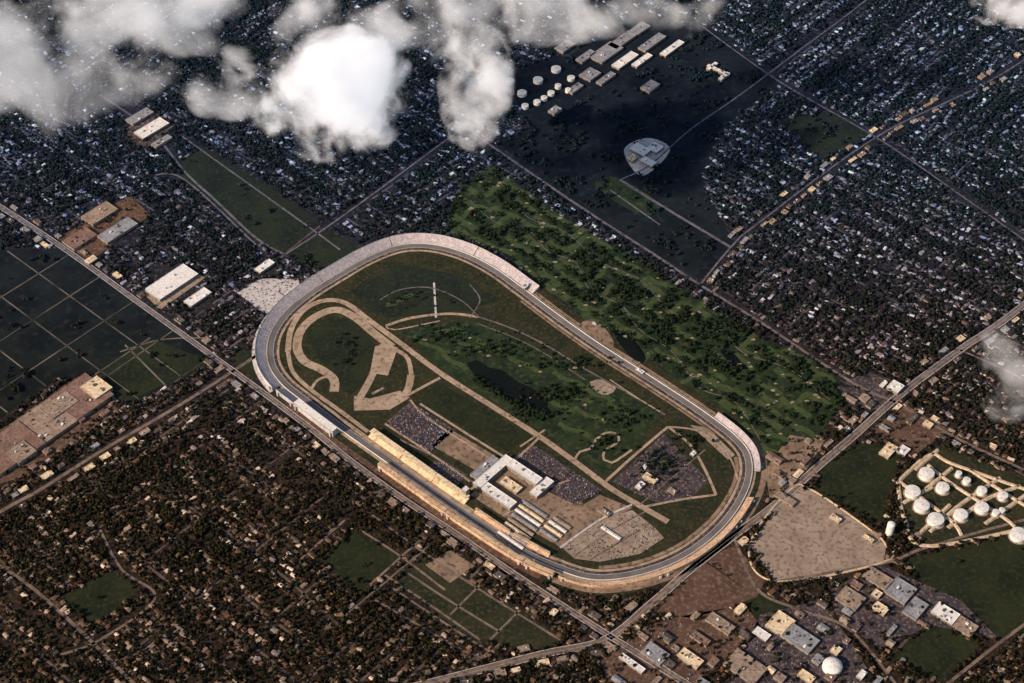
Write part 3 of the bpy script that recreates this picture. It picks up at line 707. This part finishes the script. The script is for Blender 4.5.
dn=vnoise(TX,TY,160)*.5+vnoise(TX,TY,45)*.5; r=rng.random(len(TX))
gn=vnoise(TX+500,TY,60)*.4+vnoise(TX,TY+300,17)*.6
keep=((l==0)&(r<0.0+1.1*dn))|((l==2)&(gn>0.42)&(r<0.75))|((l==3)&(gn>0.80))|((l==5)&(gn>0.68))|((l==4)&(r<0.06))
TX,TY=TX[keep],TY[keep]
hs=set(zip((AX//7).astype(int).tolist(),(AY//7).astype(int).tolist()))
sh=np.concatenate(SH); sh=set(zip((sh[:,0]//7).astype(int).tolist(),(sh[:,1]//7).astype(int).tolist()))
k2=np.array([ ((a_,b_) not in hs or rng.random()<0.15) and ((a_,b_) not in sh or rng.random()<.4) for a_,b_ in zip((TX//7).astype(int).tolist(),(TY//7).astype(int).tolist())])
TX,TY=TX[k2],TY[k2]
extra=[]
for (x,y,sx,sy,n_) in ((500,350,40,8,70),(440,335,30,8,50),(560,395,30,9,80),(620,420,22,9,50),(600,445,16,8,30),(345,350,14,14,25),(420,300,40,8,30),(660,465,20,14,90),(690,440,12,8,25),(535,415,24,5,50),(570,365,30,6,50)):
    for _ in range(n_): extra.append(G(random.gauss(x,sx*.6),random.gauss(y,sy*.6)))
for k in range(120):   # trees along the pond bank
    t=random.random(); extra.append(G(470+t*80+random.gauss(0,2),376+t*42+random.gauss(0,2)-5*math.sin(t*3.1)*(-1)))
ex=np.array(extra); TX=np.concatenate([TX,ex[:,0]]);TY=np.concatenate([TY,ex[:,1]])
print("houses",len(AX),"trees",len(TX),"drives",len(DV))
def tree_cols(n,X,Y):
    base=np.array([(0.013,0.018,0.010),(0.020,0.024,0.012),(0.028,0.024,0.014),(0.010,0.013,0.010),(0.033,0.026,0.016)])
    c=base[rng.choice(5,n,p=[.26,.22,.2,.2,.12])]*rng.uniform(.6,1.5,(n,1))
    nf=haze_ramp(Y)[:,None]; return c*(np.array((1.1,.9,.78))*(1-nf)+np.array((.55,1.1,2.5))*nf)  # blue end of the blend is haze painted into far foliage
tx,ty=proj(TX,TY); vis=(tx>5)&(tx<1019)&(ty>5)&(ty<676)
order=np.argsort(np.where(vis,-ty,1e9)); ti=order[:300]; rest=np.ones(len(TX),bool); rest[ti]=False
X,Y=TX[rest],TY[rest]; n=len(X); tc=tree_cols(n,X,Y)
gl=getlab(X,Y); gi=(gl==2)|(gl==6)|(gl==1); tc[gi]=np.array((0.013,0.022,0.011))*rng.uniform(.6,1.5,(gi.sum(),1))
VV=[];FF=[];CC=[];base=0
R=rng.uniform(2.4,5.6,n); Hh=rng.uniform(6,11,n)
for lobe in range(2):
    s=1.0 if lobe==0 else 0.62; ang=rng.uniform(0,6.28,n)
    cx=X+(lobe*0.75*R)*np.cos(ang); cy=Y+(lobe*.75*R)*np.sin(ang); cz=Hh*(1 if lobe==0 else rng.uniform(.7,1.15,n))-R*.3*s
    jit=rng.uniform(.68,1.28,(n,12,1)); v=ico[None]*jit*(R*s)[:,None,None]*np.array([1,1,.85])
    v=v+np.stack([cx,cy,cz],1)[:,None,:]
    VV.append(v.reshape(-1,3)); FF.append((icf[None]+np.arange(n)[:,None,None]*12).reshape(-1,3)+base); base+=n*12
    CC.append(np.repeat(tc*(1 if lobe==0 else 1.25),12,0))
q=np.array([(-.4,-.4,0),(.4,-.4,0),(0,.5,0),(0,0,1)]); v=q[None]*np.stack([np.ones(n)*1.4,np.ones(n)*1.4,Hh],1)[:,None,:]+np.stack([X,Y,np.zeros(n)],1)[:,None,:]
VV.append(v.reshape(-1,3)); FF.append((np.array([[0,1,3],[1,2,3],[2,0,3]])[None]+np.arange(n)[:,None,None]*4).reshape(-1,3)+base); CC.append(np.tile((.05,.04,.03),(n*4,1)))
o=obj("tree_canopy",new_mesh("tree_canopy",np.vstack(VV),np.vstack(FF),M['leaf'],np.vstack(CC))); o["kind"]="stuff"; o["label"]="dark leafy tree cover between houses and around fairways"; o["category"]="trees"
tm=[]
for k in range(5):
    v=[];f=[]
    for j in range(7):
        a_=2*math.pi*j/7; v+= [(.5*math.cos(a_),.5*math.sin(a_),0),(.22*math.cos(a_),.22*math.sin(a_),6.5)]
    for j in range(7): f.append([2*j,2*((j+1)%7),2*((j+1)%7)+1,2*j+1])
    for j in range(5):
        a_=j*1.25+random.random(); r0=random.uniform(2,3.4); z0=3.2+j*.5; b0=len(v)
        v+=[(0.2,0,z0),(-.2,0,z0),(0,.2,z0+.2),(r0*math.cos(a_),r0*math.sin(a_),z0+2.6)]; f+=[[b0,b0+1,b0+3],[b0+1,b0+2,b0+3],[b0+2,b0,b0+3]]
    cols=[(.05,.04,.03)]*len(v); bc=np.array([(0.014,0.018,0.009),(0.021,0.023,0.010),(0.031,0.025,0.013),(0.012,0.015,0.009),(0.036,0.027,0.015)][k])
    lobes=[(random.gauss(0,1.7),random.gauss(0,1.7),random.uniform(5,9),random.uniform(1.3,2.2)) for _ in range(10)]
    for (lx,ly,lz,lr) in lobes:
        lc=bc*random.uniform(.6,1.5)
        for _ in range(45):
            d=np.array([random.gauss(0,1) for _ in range(3)]); d/=np.linalg.norm(d); c0_=np.array([lx,ly,lz])+d*lr*random.uniform(.6,1.05)
            e1=np.array([random.gauss(0,1) for _ in range(3)]); e1/=np.linalg.norm(e1); e2=np.cross(d,e1); s=random.uniform(.5,.9); b0=len(v)
            v+=[tuple(c0_+e1*s),tuple(c0_+e2*s),tuple(c0_-e1*s),tuple(c0_-e2*s)]; f.append([b0,b0+1,b0+2,b0+3]); cols+=[tuple(lc)]*4
    tm.append(new_mesh("tree",np.array(v),f,M['leaf'],np.array(cols)))
for i in ti:
    k=random.randrange(5); o=bpy.data.objects.new("tree",tm[k]); o.location=(TX[i],TY[i],0); s=random.uniform(.75,1.3); o.scale=(s,s,s*random.uniform(.9,1.1)); o.rotation_euler=(0,0,random.uniform(0,6)); link(o)
    o["label"]=("olive-brown" if k in(2,4) else "dark green")+" leafy broad tree standing among houses"; o["category"]="tree"; o["group"]="trees among the suburban houses"

# ---------------------------------------------------------------- parked cars
cv=np.array([(-2.2,-.9,.3),(2.2,-.9,.3),(2.2,.9,.3),(-2.2,.9,.3),(-2.2,-.9,.95),(2.2,-.9,.8),(2.2,.9,.8),(-2.2,.9,.95),(-1.5,-.85,.96),(.9,-.85,.9),(.9,.85,.9),(-1.5,.85,.96),(-1.1,-.7,1.45),(.3,-.7,1.45),(.3,.7,1.45),(-1.1,.7,1.45)])
cf=np.array([[0,1,5,4],[1,2,6,5],[2,3,7,6],[3,0,4,7],[4,5,9,8],[5,6,10,9],[6,7,11,10],[7,4,8,11],[8,9,13,12],[9,10,14,13],[10,11,15,14],[11,8,12,15],[12,13,14,15]])
cpal=[((.7,.7,.7),"white"),((.30,.31,.34),"silver"),((.05,.05,.06),"black"),((.25,.03,.03),"red"),((.04,.08,.25),"blue"),((.3,.26,.2),"beige")]
cwt=[1.6,3,4,2,2.4,1]
def carcol(c0_):
    a_=np.tile(c0_,(16,1)).astype(float); a_[8:12]=(.02,.02,.03); return a_
cm=[new_mesh("parked_car",cv,cf,M['car'],carcol(c_)) for c_,nm in cpal]
spots=[]
def fill(q,dens,sp=6.0):
    w_=np.array([G(*k) for k in q]); uu=w_@U; vv=w_@V
    ins=inpoly(q)
    for a_ in np.arange(uu.min(),uu.max(),2.9):
        for b_ in np.arange(vv.min(),vv.max(),sp*1.9):
            for d_ in (0,5.4):
                p_=U*a_+V*(b_+d_); x,y=proj(p_[0],p_[1])
                if not(-250<x<1250 and -150<y<800): continue
                if ins[int(y+OY),int(x+OX)] and random.random()<dens*(0.1+1.5*float(vnoise(p_[0:1],p_[1:2],30)[0])):
                    if any((p_[0]-A_)**2+(p_[1]-B__)**2<(s_*0.55)**2 for A_,B__,s_ in placed): continue
                    spots.append((p_[0],p_[1]))
fill([(385,423),(410,402),(455,430),(430,452)],.4); fill([(512,458),(532,444),(602,490),(575,505),(540,488)],.25)
fill([(440,458),(468,475),(452,490),(425,468)],.35); fill([(612,482),(664,434),(708,480),(690,500),(655,502)],.10); fill([(236,292),(262,275),(298,278),(302,290),(272,315),(262,312)],.12)
fill([(600,660),(660,620),(745,605),(760,625),(700,683),(610,690)],.08); fill([(760,615),(820,600),(850,640),(880,690),(720,700)],.08); fill([(562,548),(600,522),(632,510),(664,538),(640,556),(600,562)],.14)
random.shuffle(spots); spots.sort(key=lambda s:s[1]); print("cars",len(spots))
va=math.atan2(V[1],V[0])
for (x,y) in spots[:300]:
    k=random.choices(range(6),cwt)[0]; o=bpy.data.objects.new("parked_car",cm[k]); o.location=(x,y,1.0); o.rotation_euler=(0,0,va+random.choice([0,math.pi])); link(o)
    o["label"]="%s car parked in an open lot"%cpal[k][1]; o["category"]="car"; o["group"]="cars parked in open lots"
rs=spots[300:]
if rs:
    vs=[];cs=[];fs=[]
    c_,s_=math.cos(va),math.sin(va); rot=np.stack([cv[:,0]*c_-cv[:,1]*s_,cv[:,0]*s_+cv[:,1]*c_,cv[:,2]],1)
    for i,(x,y) in enumerate(rs):
        vs.append(rot+np.array([x,y,1.0])); cs.append(carcol(cpal[random.choices(range(6),cwt)[0]][0])); fs.append(cf+i*16)
    o=obj("parked_cars",new_mesh("parked_cars",np.vstack(vs),np.vstack(fs),M['car'],np.vstack(cs))); o["kind"]="stuff"; o["label"]="rows of cars parked across infield lots"; o["category"]="cars"

# ---------------------------------------------------------------- clouds
def cloud(x,y,z,rx,ry,dens,cover,label,sc=260.,seed=0,k=8.0,warp=1.5,fall=1.7,em_=0.38):
    p=P(x,y,z); d=float(np.dot(p-C,FW))/F; a_=rx*d; b_=ry*d*1.15; c_=ry*d*0.65
    n=20; v=[];f=[]; E=1.25
    for j in range(11):
        th=math.pi*j/10
        for q in range(n): v.append((E*a_*math.sin(th)*math.cos(2*math.pi*q/n),E*b_*math.sin(th)*math.sin(2*math.pi*q/n),E*c_*math.cos(th)))
    for j in range(10):
        for q in range(n): f.append([j*n+q,(j+1)*n+q,(j+1)*n+(q+1)%n,j*n+(q+1)%n])
    m=bpy.data.materials.new("cloud_vapour"); m.use_nodes=True; t=m.node_tree; t.nodes.clear(); L=t.links
    def N_(ty,op=None):
        q=t.nodes.new(ty)
        if op: q.operation=op
        return q
    out=N_("ShaderNodeOutputMaterial"); tc=N_("ShaderNodeTexCoord")
    dv=N_("ShaderNodeVectorMath",'DIVIDE'); dv.inputs[1].default_value=(a_,b_,c_); L.new(tc.outputs["Object"],dv.inputs[0])
    l0=N_("ShaderNodeVectorMath",'DOT_PRODUCT'); L.new(dv.outputs[0],l0.inputs[0]); L.new(dv.outputs[0],l0.inputs[1])
    ed=N_("ShaderNodeMapRange"); ed.inputs["From Min"].default_value=0.9; ed.inputs["From Max"].default_value=1.5; ed.inputs["To Max"].default_value=3.0; L.new(l0.outputs["Value"],ed.inputs["Value"])
    ad=N_("ShaderNodeVectorMath",'ADD'); ad.inputs[1].default_value=(seed*1371.,seed*733.,seed*391.); L.new(tc.outputs["Object"],ad.inputs[0])
    # large-scale warp so the outline is lobed, not round
    wn=N_("ShaderNodeTexNoise"); wn.inputs["Scale"].default_value=1/(sc*1.6); wn.inputs["Detail"].default_value=2; L.new(ad.outputs[0],wn.inputs["Vector"])
    ws=N_("ShaderNodeVectorMath",'SUBTRACT'); ws.inputs[1].default_value=(.5,.5,.5); L.new(wn.outputs["Color"],ws.inputs[0])
    wm=N_("ShaderNodeVectorMath",'SCALE'); wm.inputs["Scale"].default_value=warp*2; L.new(ws.outputs[0],wm.inputs[0])
    wa=N_("ShaderNodeVectorMath",'ADD'); L.new(dv.outputs[0],wa.inputs[0]); L.new(wm.outputs[0],wa.inputs[1])
    ln=N_("ShaderNodeVectorMath",'DOT_PRODUCT'); L.new(wa.outputs[0],ln.inputs[0]); L.new(wa.outputs[0],ln.inputs[1])
    lf=N_("ShaderNodeMath",'MULTIPLY'); lf.inputs[1].default_value=fall; L.new(ln.outputs["Value"],lf.inputs[0])
    no=N_("ShaderNodeTexNoise"); no.inputs["Scale"].default_value=1/sc; no.inputs["Detail"].default_value=6; no.inputs["Roughness"].default_value=0.64; no.inputs["Distortion"].default_value=0.5; L.new(ad.outputs[0],no.inputs["Vector"])
    m1=N_("ShaderNodeMath",'MULTIPLY_ADD'); m1.inputs[1].default_value=k; m1.inputs[2].default_value=-k*cover+1.0; L.new(no.outputs["Fac"],m1.inputs[0])
    m2=N_("ShaderNodeMath",'SUBTRACT'); L.new(m1.outputs[0],m2.inputs[0]); L.new(lf.outputs[0],m2.inputs[1])
    m3=N_("ShaderNodeMath",'SUBTRACT'); L.new(m2.outputs[0],m3.inputs[0]); L.new(ed.outputs[0],m3.inputs[1])
    mr=N_("ShaderNodeMapRange"); mr.interpolation_type='SMOOTHSTEP'; mr.inputs["From Min"].default_value=-0.3; mr.inputs["From Max"].default_value=1.5; mr.inputs["To Max"].default_value=dens; L.new(m3.outputs[0],mr.inputs["Value"])
    vs=N_("ShaderNodeVolumeScatter"); vs.inputs["Color"].default_value=(1,1,1,1); vs.inputs["Anisotropy"].default_value=-0.3; L.new(mr.outputs[0],vs.inputs["Density"])
    em=N_("ShaderNodeEmission"); em.inputs["Color"].default_value=(0.93,0.94,1.0,1)  # vapour glows by itself, standing in for multiply scattered sunlight
    ms=N_("ShaderNodeMath",'MULTIPLY'); ms.inputs[1].default_value=em_; L.new(mr.outputs[0],ms.inputs[0]); L.new(ms.outputs[0],em.inputs["Strength"])
    sh=N_("ShaderNodeAddShader"); L.new(vs.outputs[0],sh.inputs[0]); L.new(em.outputs[0],sh.inputs[1]); L.new(sh.outputs[0],out.inputs["Volume"])
    m.cycles.volume_step_rate=0.9
    o=obj("cloud",new_mesh("cloud",v,f,m),tuple(map(float,p))); o["label"]=label; o["category"]="cloud"; o["group"]="broken clouds above the suburbs"
cloud(335,92,600,88,82,.024,.49,"dense bright white cumulus cloud",150,1,7,1.0,1.5,.46)
cloud(372,38,650,130,52,.009,.49,"pale ragged cloud bank",150,2)
cloud(228,82,600,66,46,.008,.49,"thin pale ragged cloud",120,3)
cloud(476,84,600,40,80,.010,.50,"thin wispy cloud trail",100,4,9)
cloud(30,60,650,150,100,.0042,.47,"broad hazy grey cloud bank",170,5,7)
cloud(160,12,650,170,56,.0065,.48,"broad pale ragged cloud bank",160,7)
cloud(510,10,650,150,48,.0070,.49,"broad pale ragged cloud bank",150,8)
cloud(672,8,600,64,36,.005,.51,"thin wispy cloud trail",120,9)
cloud(1010,4,650,50,30,.014,.46,"small bright white puffy cloud",100,10)
cloud(1014,380,600,40,64,.0038,.50,"thin wispy cloud trail",100,11)
